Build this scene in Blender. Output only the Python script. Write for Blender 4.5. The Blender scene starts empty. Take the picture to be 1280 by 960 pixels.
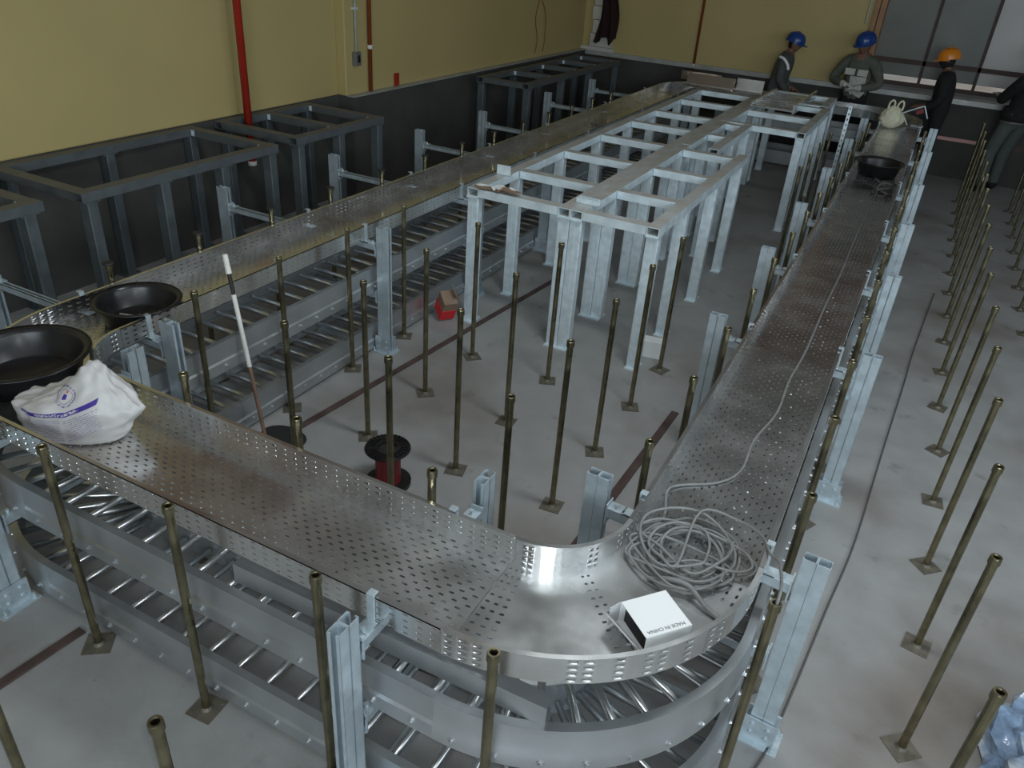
import bpy, bmesh, math, random
from mathutils import Vector, Matrix, noise
random.seed(7)
scene = bpy.context.scene
col = scene.collection
PI = math.pi

# ------------------------------------------------------------------ camera
FPX, YAW, PITCH, ROLL = 973.83, -0.44829, 0.52427, -0.0759
CAM = Vector((1.1869, -3.0701, 2.6282))
fw = Vector((math.sin(YAW)*math.cos(PITCH), math.cos(YAW)*math.cos(PITCH), -math.sin(PITCH)))
rt = Vector((math.cos(YAW), -math.sin(YAW), 0)); dn = fw.cross(rt)
r2 = math.cos(ROLL)*rt + math.sin(ROLL)*dn
d2 = -math.sin(ROLL)*rt + math.cos(ROLL)*dn
cd = bpy.data.cameras.new('camera'); cam = bpy.data.objects.new('camera', cd); col.objects.link(cam)
cd.sensor_fit = 'HORIZONTAL'; cd.sensor_width = 36.0; cd.lens = 36.0*FPX/1280.0; cd.clip_start = 0.02; cd.clip_end = 100
m3 = Matrix((r2, -d2, -fw)).transposed()
cam.matrix_world = Matrix.Translation(CAM) @ m3.to_4x4()
scene.camera = cam

# ------------------------------------------------------------------ world, lights, exposure
w = bpy.data.worlds.new('world'); scene.world = w; w.use_nodes = True
w.node_tree.nodes['Background'].inputs[0].default_value = (0.62, 0.74, 0.9, 1)
w.node_tree.nodes['Background'].inputs[1].default_value = 0.55
scene.view_settings.view_transform = 'Standard'; scene.view_settings.look = 'None'
scene.view_settings.gamma = 1.0; scene.view_settings.use_curve_mapping = False
scene.view_settings.exposure = 0.0

def area(name, loc, target, sx, sy, power, color):
    l = bpy.data.lights.new(name, 'AREA'); l.shape = 'RECTANGLE'; l.size = sx; l.size_y = sy
    l.energy = power; l.color = color
    o = bpy.data.objects.new(name, l); col.objects.link(o); o.location = loc
    o.rotation_euler = (Vector(target)-Vector(loc)).to_track_quat('-Z', 'Y').to_euler()
    return o
COOL = (0.80, 0.92, 1.0)
area('window_daylight_back', (3.3, -7.8, 2.9), (0.4, 3, 1.0), 4.4, 2.2, 280, COOL)
area('window_daylight_right', (6.3, -0.4, 3.1), (-0.5, 1.2, 0.4), 8.6, 2.2, 130, COOL)
area('ceiling_lamp_light', (0.95, 0.0, 4.43), (0.95, 0.0, 0), 1.5, 0.5, 72, (0.90,0.97,1.0))
# the phone's own flash, right beside the lens
fl = bpy.data.lights.new('phone_flash', 'POINT'); fl.energy = 44; fl.shadow_soft_size = 0.02; fl.color = (0.93, 0.97, 1.0)
flo = bpy.data.objects.new('phone_flash', fl); col.objects.link(flo)
flo.location = CAM + r2*0.03 - d2*0.02

# ------------------------------------------------------------------ helpers
class MB:
    def __init__(s): s.v = []; s.f = []
    def add(s, vs, fs):
        b = len(s.v); s.v.extend([tuple(q) for q in vs]); s.f.extend([tuple(b+i for i in f) for f in fs]); return b
    def box(s, x0, x1, y0, y1, z0, z1):
        s.add([(x0,y0,z0),(x1,y0,z0),(x1,y1,z0),(x0,y1,z0),(x0,y0,z1),(x1,y0,z1),(x1,y1,z1),(x0,y1,z1)],
              [(0,3,2,1),(4,5,6,7),(0,1,5,4),(1,2,6,5),(2,3,7,6),(3,0,4,7)])
        return s
    def obox(s, M, sx, sy, sz):   # centred box through matrix
        c = [(-1,-1,-1),(1,-1,-1),(1,1,-1),(-1,1,-1),(-1,-1,1),(1,-1,1),(1,1,1),(-1,1,1)]
        s.add([M @ Vector((a*sx/2,b*sy/2,d*sz/2)) for a,b,d in c],
              [(0,3,2,1),(4,5,6,7),(0,1,5,4),(1,2,6,5),(2,3,7,6),(3,0,4,7)])
        return s
    def lathe(s, prof, n=16, c=(0,0,0), closed=False):
        vs = []; fs = []
        for r, z in prof:
            for k in range(n):
                a = 2*PI*k/n; vs.append((c[0]+r*math.cos(a), c[1]+r*math.sin(a), c[2]+z))
        m = len(prof)
        for i in range(m if closed else m-1):
            j = (i+1) % m
            for k in range(n):
                q = (k+1) % n; fs.append((i*n+k, i*n+q, j*n+q, j*n+k))
        b = s.add(vs, fs); return s
    def disc(s, r, z, n=16, c=(0,0), up=True):
        vs = [(c[0]+r*math.cos(2*PI*k/n), c[1]+r*math.sin(2*PI*k/n), z) for k in range(n)]
        f = tuple(range(n)); s.add(vs, [f if up else f[::-1]]); return s
    def tube(s, pts, r, n=8, caps=True):
        pts = [Vector(q) for q in pts]; vs = []; fs = []; up = Vector((0.1,0.2,1)).normalized(); N = len(pts)
        rr = r if hasattr(r, '__len__') else [r]*N
        prev = None
        for i, q in enumerate(pts):
            t = (pts[min(i+1,N-1)]-pts[max(i-1,0)])
            t = t.normalized() if t.length > 1e-9 else Vector((0,0,1))
            if prev is None:
                a = t.cross(up);
                if a.length < 1e-3: a = t.cross(Vector((1,0,0)))
                a.normalize()
            else:
                a = prev - t*prev.dot(t); a.normalize()
            prev = a; b = t.cross(a)
            for k in range(n):
                an = 2*PI*k/n; vs.append(q + a*(rr[i]*math.cos(an)) + b*(rr[i]*math.sin(an)))
        for i in range(N-1):
            for k in range(n):
                q = (k+1)%n; fs.append((i*n+k, i*n+q, (i+1)*n+q, (i+1)*n+k))
        if caps: fs.append(tuple(range(n))[::-1]); fs.append(tuple((N-1)*n+k for k in range(n)))
        s.add(vs, fs); return s
    def sweep(s, path, prof, caps=True):
        """path: list of (point2d, normal2d); prof: closed list of (n, z)"""
        m = len(prof); vs = []; fs = []
        for (px, py), (nx, ny) in path:
            for a, z in prof: vs.append((px+nx*a, py+ny*a, z))
        N = len(path)
        for i in range(N-1):
            for k in range(m):
                q = (k+1)%m; fs.append((i*m+k, (i+1)*m+k, (i+1)*m+q, i*m+q))
        if caps: fs.append(tuple(range(m))); fs.append(tuple((N-1)*m+k for k in range(m))[::-1])
        s.add(vs, fs); return s
    def perf(s, f, nu, nv, su, sv, stagger=True, mask=None, lip=(0,0,-0.004)):
        """perforated sheet; f(u,v) in cell units -> Vector; slots su x sv in cell units, with a turned-down lip"""
        lip = lip if callable(lip) else (lambda u, v, L=Vector(lip): L)
        for j in range(nv):
            off = 0.5 if (stagger and j % 2) else 0.0
            if off:
                for a, b in ((0, .5), (nu-.5, nu)):
                    s.add([f(a,j),f(b,j),f(b,j+1),f(a,j+1)], [(0,1,2,3)])
            for i in range(nu - (1 if off else 0)):
                u = i+off; c = (u+.5, j+.5)
                o = [f(u,j), f(u+1,j), f(u+1,j+1), f(u,j+1)]
                if mask and not mask(i, j): s.add(o, [(0,1,2,3)]); continue
                h = [(c[0]-su/2,c[1]),(c[0]-su/2+.13*su,c[1]-sv/2),(c[0]+su/2-.13*su,c[1]-sv/2),
                     (c[0]+su/2,c[1]),(c[0]+su/2-.13*su,c[1]+sv/2),(c[0]-su/2+.13*su,c[1]+sv/2)]
                hp = [f(a,b) for a,b in h]; L = lip(c[0], c[1]); lp = [q+L for q in hp]
                fs = [(0,1,6,5),(1,7,6),(1,2,8,7),(2,3,9,8),(3,10,9),(3,0,4,10)]
                # ring indices: hp = 4..9
                fs = [(0,1,6,5),(1,2,7,6),(2,8,7),(2,3,9,8),(3,0,4,9),(0,5,4)]
                fs += [(4+k, 4+(k+1)%6, 10+(k+1)%6, 10+k) for k in range(6)]
                s.add(o+hp+lp, fs)
        return s
    def mesh(s, name, smooth=False):
        me = bpy.data.meshes.new(name); me.from_pydata(s.v, [], s.f); me.update()
        if smooth:
            for p in me.polygons: p.use_smooth = True
        return me
    def build(s, name, mat, parent=None, smooth=False, bevel=0, auto=False):
        me = s.mesh(name, smooth); return obj(name, me, mat, parent, bevel, auto)

def obj(name, me, mat, parent=None, bevel=0, auto=False):
    if mat is not None and not me.materials: me.materials.append(M[mat] if isinstance(mat, str) else mat)
    o = bpy.data.objects.new(name, me); col.objects.link(o)
    if parent: o.parent = parent
    if bevel:
        b = o.modifiers.new('bevel', 'BEVEL'); b.width = bevel; b.segments = 2; b.limit_method = 'ANGLE'
    if auto:
        for p in me.polygons: p.use_smooth = True
        me.set_sharp_from_angle(angle=math.radians(35))
    return o
def thing(name, label, cat, loc=(0,0,0), rz=0.0, group=None):
    o = bpy.data.objects.new(name, None); col.objects.link(o); o.empty_display_size = 0.1
    o.location = loc; o.rotation_euler = (0,0,rz)
    return tag(o, label, cat, group)
def tag(o, label, cat, group=None):
    o['label'] = label; o['category'] = cat
    if group: o['group'] = group
    return o
def struct(o): o['kind'] = 'structure'; return o
def copy_tree(o, parent=None):
    c = o.copy(); col.objects.link(c); c.parent = parent
    for ch in o.children: copy_tree(ch, c)
    return c
ORD = ['first','second','third','fourth','fifth','sixth','seventh','eighth','ninth','tenth','eleventh','twelfth','thirteenth',
       'fourteenth','fifteenth','sixteenth','seventeenth','eighteenth','nineteenth','twentieth']

# ------------------------------------------------------------------ materials
M = {}
def mat(name, color, rough=0.5, metal=0.0, var=0.0, vscale=8.0, rvar=0.0, bump=0.0, bscale=60.0, color2=None, c2scale=2.0, c2lo=.5, c2hi=.7, spec=0.5, stretch=None, coat=0):
    m = bpy.data.materials.new(name); m.use_nodes = True; nt = m.node_tree; N = nt.nodes; Lk = nt.links
    b = N['Principled BSDF']; b.inputs['Roughness'].default_value = rough; b.inputs['Metallic'].default_value = metal
    b.inputs['Specular IOR Level'].default_value = spec
    if coat: b.inputs['Coat Weight'].default_value = coat
    tc = N.new('ShaderNodeTexCoord'); co = tc.outputs['Object']
    if stretch:
        mp = N.new('ShaderNodeMapping'); mp.inputs['Scale'].default_value = stretch; Lk.new(co, mp.inputs[0]); co = mp.outputs[0]
    last = None
    rgb = N.new('ShaderNodeRGB'); rgb.outputs[0].default_value = (*color, 1); last = rgb.outputs[0]
    if color2:
        n2 = N.new('ShaderNodeTexNoise'); n2.inputs['Scale'].default_value = c2scale; n2.inputs['Detail'].default_value = 6; Lk.new(co, n2.inputs['Vector'])
        mr = N.new('ShaderNodeMapRange'); mr.inputs[1].default_value = c2lo; mr.inputs[2].default_value = c2hi; Lk.new(n2.outputs[0], mr.inputs[0])
        mx = N.new('ShaderNodeMix'); mx.data_type = 'RGBA'; Lk.new(mr.outputs[0], mx.inputs[0]); Lk.new(last, mx.inputs[6]); mx.inputs[7].default_value = (*color2, 1); last = mx.outputs[2]
    if var or rvar:
        n1 = N.new('ShaderNodeTexNoise'); n1.inputs['Scale'].default_value = vscale; n1.inputs['Detail'].default_value = 5; Lk.new(co, n1.inputs['Vector'])
        if var:
            mr = N.new('ShaderNodeMapRange'); mr.inputs[1].default_value = .3; mr.inputs[2].default_value = .7; mr.inputs[3].default_value = 1-var; mr.inputs[4].default_value = 1+var; Lk.new(n1.outputs[0], mr.inputs[0])
            mu = N.new('ShaderNodeVectorMath'); mu.operation = 'MULTIPLY'; Lk.new(last, mu.inputs[0]); Lk.new(mr.outputs[0], mu.inputs[1]); last = mu.outputs[0]
        if rvar:
            mr = N.new('ShaderNodeMapRange'); mr.inputs[1].default_value = .3; mr.inputs[2].default_value = .7; mr.inputs[3].default_value = max(.02,rough-rvar); mr.inputs[4].default_value = min(1,rough+rvar); Lk.new(n1.outputs[0], mr.inputs[0]); Lk.new(mr.outputs[0], b.inputs['Roughness'])
    Lk.new(last, b.inputs['Base Color'])
    if bump:
        nb = N.new('ShaderNodeTexNoise'); nb.inputs['Scale'].default_value = bscale; nb.inputs['Detail'].default_value = 4; Lk.new(co, nb.inputs['Vector'])
        bp = N.new('ShaderNodeBump'); bp.inputs['Strength'].default_value = bump; bp.inputs['Distance'].default_value = 0.01; Lk.new(nb.outputs[0], bp.inputs['Height']); Lk.new(bp.outputs[0], b.inputs['Normal'])
    M[name] = m; return m
mat('concrete', (.295,.295,.29), .62, 0, .08, 5.0, .1, .12, 40, (.19,.165,.145), .75, .50, .70)
mat('yellow_paint', (.47,.375,.16), .6, 0, .06, .8, 0, .05, 90)
mat('dark_plaster', (.055,.054,.049), .85, 0, .25, 2.0, 0, .2, 30)
mat('ledge', (.42,.43,.41), .45, .3, .15, 6)
mat('ceiling', (.66,.65,.63), .9, 0, .15, 1.0)
mat('room_wall', (.30,.28,.22), .8, 0, .08, 1.0)
mat('tray_steel', (.78,.79,.79), .25, .975, .10, 3.0, .10, .02, 9, (.52,.47,.41), 1.6, .52, .72)
mat('ladder_steel', (.50,.52,.535), .40, .85, .10, 4.0, .08, .02, 12)
mat('galvanised', (.70,.80,.85), .45, .35, .10, 22.0, .1)
mat('strut', (.52,.60,.645), .42, .55, .10, 22.0, .1)
mat('bright_rung', (.80,.82,.83), .28, 1.0, .05, 9.0)
mat('shaded_galvanised', (.115,.135,.145), .55, .45, .12, 14.0, .1)  # galvanised steel with the dimness by the left wall painted into its colour
mat('table_top_zinc', (.70,.80,.84), .45, .35, .10, 9.0, .1)
mat('shaded_beam', (.125,.14,.147), .55, .45, .12, 9.0, .1)  # stand beam zinc, darkened to paint in the shade along the left wall
mat('zinc_yellow', (.27,.24,.15), .33, 1.0, .2, 14.0, .1, 0, 0, (.11,.092,.065), 3.0, .46, .66)
mat('brown_band', (.19,.10,.055), .7, 0, .12, 1.2)
mat('base_plate', (.165,.148,.118), .6, .5, .25, 20.0, .1)
mat('rust_flat', (.085,.055,.048), .75, .2, .3, 9.0)
mat('black_plastic', (.012,.012,.013), .32, 0, .2, 6, .12)
mat('black_rubber', (.015,.015,.015), .6)
mat('red_paint', (.33,.022,.012), .35, 0, .15, 4)
mat('brown_pipe', (.22,.05,.015), .4, 0, .15, 4)
mat('white_card', (.82,.84,.84), .6, 0, .03, 5)
mat('card_grey', (.55,.56,.57), .7, 0, .05, 8)
mat('ink', (.03,.03,.045), .6)
mat('cable_grey', (.20,.205,.20), .5, 0, .12, 30)
mat('cable_dark', (.09,.085,.08), .6)
mat('white_plastic', (.62,.62,.56), .45, 0, .06, 9)
mat('bag_cream', (.72,.70,.52), .45, 0, .06, 9)
mat('cardboard', (.26,.18,.12), .85, 0, .15, 8)
mat('bright_red', (.75,.02,.03), .45)
mat('dark_red', (.20,.015,.02), .5)
mat('wood_pole', (.22,.13,.09), .7, 0, .2, 10)
mat('paint_white', (.70,.69,.64), .6, 0, .1, 20)
mat('navy_shell', (.012,.05,.22), .25, 0, .05, 5)
mat('orange_shell', (.75,.24,.015), .3, 0, .05, 5)
mat('skin', (.20,.105,.07), .55)
mat('hair', (.012,.01,.009), .7)
mat('grey_cloth', (.075,.08,.078), .9, 0, .15, 25)
mat('olive_cloth', (.10,.11,.09), .9, 0, .15, 25)
mat('black_cloth', (.012,.013,.014), .9, 0, .2, 25)
mat('trouser_grey', (.085,.10,.095), .9, 0, .15, 20)
mat('maroon_cloth', (.022,.006,.007), .95, 0, .2, 25)
mat('reflective', (.9,.9,.9), .35)
mat('glove', (.50,.50,.47), .85, 0, .15, 30)
mat('block', (.55,.53,.48), .85, 0, .06, 8)
mat('sheet_grey', (.12,.125,.115), .45, .4, .15, 1.5)
mat('sheet_light', (.50,.49,.48), .5, .1, .08, 1.5)
mat('wood_orange', (.35,.19,.09), .6, 0, .15, 6)
mat('rust_rail', (.075,.048,.043), .7, 0, .2, 8)
mat('pink_tape', (.62,.33,.31), .5, 0, .1, 5)
mat('bronze_sheet', (.46,.40,.33), .28, .95, .1, 3)
mat('box_grey', (.20,.20,.18), .5, .4)
mat('blue_film', (.20,.28,.40), .12, 0, .5, 14, .08, .5, 18, (.5,.52,.53), 5, .42, .62)
mat('clear_stain', (.24,.225,.21), .55, 0, .15, 3)
mat('skylight_glow', (1,1,1), .5)
gm = M['skylight_glow'].node_tree.nodes['Principled BSDF']; gm.inputs['Emission Color'].default_value = (1,.97,.92,1); gm.inputs['Emission Strength'].default_value = 3.0

def dusty_shaded(name, dust_shade, amount):  # upward faces turn taupe: dust, with the weak overhead light painted in
    nt = M[name].node_tree; N = nt.nodes; L = nt.links; b = N['Principled BSDF']
    g = N.new('ShaderNodeNewGeometry'); sp = N.new('ShaderNodeSeparateXYZ'); L.new(g.outputs['Normal'], sp.inputs[0])
    mr = N.new('ShaderNodeMapRange'); mr.inputs[1].default_value = .6; mr.inputs[2].default_value = .95; mr.inputs[4].default_value = amount; L.new(sp.outputs[2], mr.inputs[0])
    nz = N.new('ShaderNodeTexNoise'); nz.inputs['Scale'].default_value = 5; nz.inputs['Detail'].default_value = 5
    tc = N.new('ShaderNodeTexCoord'); L.new(tc.outputs['Object'], nz.inputs['Vector'])
    m2 = N.new('ShaderNodeMapRange'); m2.inputs[1].default_value = .25; m2.inputs[2].default_value = .6; m2.inputs[3].default_value = .55; L.new(nz.outputs[0], m2.inputs[0])
    mu = N.new('ShaderNodeMath'); mu.operation = 'MULTIPLY'; L.new(mr.outputs[0], mu.inputs[0]); L.new(m2.outputs[0], mu.inputs[1])
    mx = N.new('ShaderNodeMix'); mx.data_type = 'RGBA'; L.new(mu.outputs[0], mx.inputs[0])
    src = b.inputs['Base Color'].links[0].from_socket; L.new(src, mx.inputs[6]); mx.inputs[7].default_value = (*dust_shade,1); L.new(mx.outputs[2], b.inputs['Base Color'])
    mt = N.new('ShaderNodeMix'); mt.data_type = 'FLOAT'; L.new(mu.outputs[0], mt.inputs[0]); mt.inputs[2].default_value = b.inputs['Metallic'].default_value; mt.inputs[3].default_value = 0; L.new(mt.outputs[0], b.inputs['Metallic'])
def specks(name):
    nt = M[name].node_tree; N = nt.nodes; L = nt.links; b = N['Principled BSDF']; tc = N.new('ShaderNodeTexCoord')
    for sc, lo, hi, c in ((38, .70, .78, (.08,.075,.07)), (4.5, .62, .80, (.13,.115,.10))):
        n = N.new('ShaderNodeTexNoise'); n.inputs['Scale'].default_value = sc; n.inputs['Detail'].default_value = 3; n.inputs['Roughness'].default_value = .6; L.new(tc.outputs['Object'], n.inputs['Vector'])
        mr = N.new('ShaderNodeMapRange'); mr.inputs[1].default_value = lo; mr.inputs[2].default_value = hi; mr.inputs[4].default_value = .75; L.new(n.outputs[0], mr.inputs[0])
        mx = N.new('ShaderNodeMix'); mx.data_type = 'RGBA'; L.new(mr.outputs[0], mx.inputs[0]); L.new(b.inputs['Base Color'].links[0].from_socket, mx.inputs[6]); mx.inputs[7].default_value = (*c,1); L.new(mx.outputs[2], b.inputs['Base Color'])
specks('concrete')
dusty_shaded('table_top_zinc', (.40,.375,.335), .95); dusty_shaded('shaded_beam', (.115,.108,.095), .95)

# ------------------------------------------------------------------ the room
XL, XL2, YF, XR, YB, ZC = -4.30, -4.19, 9.80, 6.6, -8.2, 5.2
RZ = 1.05                       # level of the finished raised floor
fm = MB(); fm.add([(XL-.3,YB,0),(XR,YB,0),(XR,YF+3,0),(XL-.3,YF+3,0)], [(0,1,2,3)])
floor = struct(fm.build('floor', 'concrete'))
wl = struct(MB().box(XL-.25, XL, YB, 3.66, RZ, ZC).box(XL-.25, XL2, 3.66, YF+.2, RZ, ZC).build('wall_left', 'yellow_paint', bevel=.012))
struct(MB().box(XL-.25, XL+.004, YB, 3.66, 0, RZ).box(XL-.25, XL2+.08, 3.66, YF, 0, RZ).build('wall_left_plinth', 'dark_plaster'))
trl = struct(MB().box(XL2, XL2+.10, 3.66, YF-.02, RZ, RZ+.012).build('trim_1', 'ledge'))
struct(MB().box(XL2+.0, .10, YF, YF+.2, RZ, ZC).build('wall_far', 'yellow_paint'))
struct(MB().box(XL, XL2+.03, YB, YF-.04, 3.25, ZC).build('trim_6', 'brown_band'))
struct(MB().box(XL2+.03, XR, YF-.04, YF, 3.25, ZC).build('trim_7', 'brown_band'))
struct(MB().box(XL2+.08, XR, YF-.02, YF+.25, 0, RZ-.065).build('wall_far_plinth', 'dark_plaster'))
struct(MB().box(XL2+.08, XR, YF-.05, YF+.25, RZ-.065, RZ).build('trim_2', 'ledge'))
struct(MB().box(XL-.25, XR, YB, YF+3, ZC, ZC+.1).build('ceiling', 'ceiling'))
# wall behind and right wall with their window openings
def window_wall(name, axis, pos, a0, a1, w0, w1, z0, z1):
    mb = MB(); t = .2
    for (p0, p1, q0, q1) in ((a0, w0, 0, ZC), (w1, a1, 0, ZC), (w0, w1, 0, z0), (w0, w1, z1, ZC)):
        if axis == 'y': mb.box(p0, p1, pos-t, pos, q0, q1)
        else: mb.box(pos, pos+t, p0, p1, q0, q1)
    return struct(mb.build(name, 'room_wall'))
window_wall('wall_back', 'y', YB, XL, XR, 1.0, 5.6, 1.75, 4.05)
window_wall('wall_right', 'x', XR, YB, YF+.2, -4.8, 4.0, 1.9, 4.3)
def window_frame(name, axis, pos, w0, w1, z0, z1):
    mb = MB(); n = max(2, round((w1-w0)/1.4))
    for k in range(n+1):
        a = w0+(w1-w0)*k/n
        if axis == 'y': mb.box(a-.025, a+.025, pos-.12, pos-.06, z0, z1)
        else: mb.box(pos+.06, pos+.12, a-.025, a+.025, z0, z1)
    for z in (z0+.025, z1-.025):
        if axis == 'y': mb.box(w0, w1, pos-.12, pos-.06, z-.025, z+.025)
        else: mb.box(pos+.06, pos+.12, w0, w1, z-.025, z+.025)
    struct(mb.build(name, 'sheet_light'))
window_frame('window_1', 'y', YB, 1.0, 5.6, 1.75, 4.05)
window_frame('window_2', 'x', XR, -4.8, 4.0, 1.9, 4.3)
# hairline crack in the paint and soot-like marks stay in the paint; block pier in the far corner, block by block
pier = struct(MB().box(XL2, -3.62, YF-.06, YF, RZ, RZ+.06).build('trim_3', 'block'))
for k in range(9):
    bk = MB().box(-.185, .185, -.05, .05, 0, .19).build('block', 'block', pier, bevel=.006)
    bk.location = (-3.84 + (.012 if k % 2 else -.012), YF-.03, RZ+.065+k*.2)
# opening on the right of the far wall: corrugated panels of a closed gate behind it
struct(MB().box(.10, .16, YF-.06, YF+.25, RZ, ZC).build('trim_4', 'wood_orange'))
struct(MB().box(.17, .24, YF-.02, YF+.25, RZ, ZC).build('trim_5', 'wood_orange'))
gate = struct(MB().box(.2, 5.8, YF+.62, YF+.66, RZ+.0, RZ+.055).build('door_1', 'rust_rail'))
GZ = RZ+.13
for k, (a, b2, mt) in enumerate(((.2,.9,'sheet_grey'),(.9,1.62,'sheet_grey'),(1.62,2.35,'sheet_light'),(2.35,3.1,'sheet_grey'),(3.1,4.5,'sheet_grey'))):
    MB().box(a+.012, b2-.012, YF+.64, YF+.655, GZ, ZC-.3).build('panel', mt, gate)
MB().box(.2, 5.8, YF+.60, YF+.64, RZ+.30, RZ+.36).build('rail', 'rust_rail', gate)
MB().box(.2, 5.8, YF+.60, YF+.64, ZC-1.9, ZC-1.82).build('rail', 'rust_rail', gate)
for x in (.9, 1.62, 2.35, 3.1): MB().box(x-.02, x+.02, YF+.60, YF+.64, RZ, ZC-.3).build('stile', 'rust_rail', gate)
struct(MB().box(.1, XR, YF+.25, YF+3, RZ-.06, RZ).build('floor_passage', 'concrete'))
struct(MB().box(.1, XR, YF+2.9, YF+3, RZ, ZC).build('wall_passage', 'sheet_light'))
area('daylight_beyond_gate', (2.4, YF+1.8, ZC-.3), (2.4, YF+1.2, 1.0), 3.5, 1.2, 120, (1,.98,.95))

t = thing('ceiling_lamp', 'white batten lamp under the ceiling above the right of the bay', 'ceiling lamp', (.95,.0,4.6))
MB().box(-.78,.78,-.28,.28,-.15,-.03).build('housing', 'white_card', t, bevel=.01)
for x in (-.5,.5): MB().tube([(x,0,-.03),(x,0,ZC-4.6)], .01, 8).build('hanger', 'galvanised', t)

# ------------------------------------------------------------------ cable trays
ZR, ZF, ZW = .89, .79, .10
CR = (.37, -.955); CL = (-1.61, -.955); RI, RO = .29, .76; W_T = RO-RI
YFAR = 8.44
def arc(c, r, a0, a1, n, inward=False):
    p = []
    for k in range(n+1):
        a = a0+(a1-a0)*k/n; nx, ny = math.cos(a), math.sin(a)
        p.append(((c[0]+r*nx, c[1]+r*ny), (-nx,-ny) if inward else (nx,ny)))
    return p
def straight_tray(label, p0, p1, width, name='cable_tray', perforate=True, start_gap=.002, pitch=.05):
    """p0->p1 is the centre line; runs along local +u, width across"""
    p0 = Vector((*p0,0)); p1 = Vector((*p1,0)); U = (p1-p0).normalized(); L = (p1-p0).length-2*start_gap; V = Vector((-U.y, U.x, 0))
    O = p0+U*start_gap
    t = thing(name, label, 'cable tray', (p0+p1)/2)
    loc = t.location.copy(); O = O-loc
    nu = max(1, round(L/pitch)); du = L/nu; nv = 20; dv = width/nv; Z = Vector((0,0,1))
    mb = MB()
    if perforate: mb.perf(lambda u,v: O+U*(u*du)+V*(v*dv-width/2)+Z*ZF, nu, nv, .44, .32, True, lambda i,j: 0 < j < nv-1)
    else: mb.perf(lambda u,v: O+U*(u*L)+V*(v*width-width/2)+Z*ZF, 1, 1, .5, .4, False, lambda i,j: False)
    mb.build('bottom_sheet', 'tray_steel', t)
    for s in (-1, 1):
        wm = MB(); nz = 4; dz = ZW/nz
        if perforate: wm.perf(lambda u,v: O+U*(u*du)+V*(s*width/2)+Z*(ZF+v*dz), nu, nz, .46, .24, False, lambda i,j: j < 4, lip=V*(-s*.0012))
        else: wm.perf(lambda u,v: O+U*(u*L)+V*(s*width/2)+Z*(ZF+v*ZW), 1, 1, .5, .4, False, lambda i,j: False)
        wo = wm.build('side_wall', 'tray_steel', t)
        a = O+V*(s*width/2); b = a+U*L; c = V*(-s*.016)
        lm = MB(); h = Z*.004
        lm.add([a+Z*ZR, b+Z*ZR, b+c+Z*ZR, a+c+Z*ZR, a+Z*(ZR-.006), b+Z*(ZR-.006), b+c+Z*(ZR-.006), a+c+Z*(ZR-.006)],
               [(0,1,2,3),(4,7,6,5),(0,4,5,1),(2,6,7,3),(0,3,7,4),(1,5,6,2)])
        lm.build('lip', 'tray_steel', wo)
    return t
def elbow_tray(label, c, a0, a1, name='cable_tray_elbow', perforate=True):
    t = thing(name, label, 'cable tray', (c[0], c[1], 0))
    nu = 26; nv = 14; da = (a1-a0)/nu; dr = (RO-RI)/nv; Z = Vector((0,0,1))
    cols = {0,1,2,12,13,23,24,25}
    f = lambda u,v: Vector((math.cos(a0+u*da)*(RI+v*dr), math.sin(a0+u*da)*(RI+v*dr), ZF))
    mb = MB(); mb.perf(f, nu, nv, .52, .27, False, lambda i,j: perforate and i in cols and 0 < j < nv-1)
    mb.build('bottom_sheet', 'tray_steel', t)
    for r, s in ((RI,-1),(RO,1)):
        wm = MB(); nz = 4
        wc = {0,1,2,8,9,11,13,14,16,18,19,23,24,25}
        nuw = 26 if s > 0 else 20
        dw = (a1-a0)/nuw
        g = lambda u,v: Vector((math.cos(a0+u*dw)*r, math.sin(a0+u*dw)*r, ZF+v*ZW/nz))
        wm.perf(g, nuw, nz, .5, .26, False, lambda i,j: perforate and j < 4 and (i in wc if s > 0 else i in {1,2,11,12,17,18}), lip=lambda u,v: Vector((math.cos(a0+u*dw), math.sin(a0+u*dw), 0))*(-s*.0015))
        wo = wm.build('side_wall', 'tray_steel', t, smooth=True)
        MB().sweep(arc((0,0), r, a0, a1, 40, s > 0), [(0,ZR-.006),(.016,ZR-.006),(.016,ZR),(0,ZR)]).build('lip', 'tray_steel', wo)
    return t
XT = CR[0]+(RI+RO)/2; XTL = CL[0]-(RI+RO)/2; YT = CR[1]-(RI+RO)/2
seam_f = -.45
straight_tray('perforated metal cable tray along the front, carrying the printed white sack', (CL[0], YT), (CR[0], YT), W_T)
elbow_tray('curved perforated tray corner in the foreground with the white carton on it', CR, -PI/2, 0)
elbow_tray('curved perforated tray corner at left edge under the larger black tub', CL, -PI/2, -PI)
ys = [CR[1], .90, 2.72, 4.58, 6.5, YFAR]
nm = ['nearest', 'second', 'third', 'fourth', 'farthest']
for k in range(5):
    straight_tray('%s length of the perforated right-hand cable tray, counted from the corner' % nm[k], (XT, ys[k]), (XT, ys[k+1]), W_T)
ysl = [CL[1], 1.2, 2.95, 4.5, 6.3, YFAR]
for k in range(5):
    straight_tray('%s length of the brownish left-hand cable tray, counted from the corner' % nm[k], (XTL, ysl[k]), (XTL, ysl[k+1]), W_T)
CFR = (CR[0], YFAR); CFL = (CL[0], YFAR)
elbow_tray('far right tray corner beyond the cream carrier bag', CFR, 0, PI/2, perforate=False)
elbow_tray('far left tray corner by the wall under the hanging jacket', CFL, PI, PI/2, perforate=False)
straight_tray('cable tray crossing the far end in front of the workers', (CL[0], YFAR+(RI+RO)/2), (CR[0], YFAR+(RI+RO)/2), W_T, perforate=False)

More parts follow.
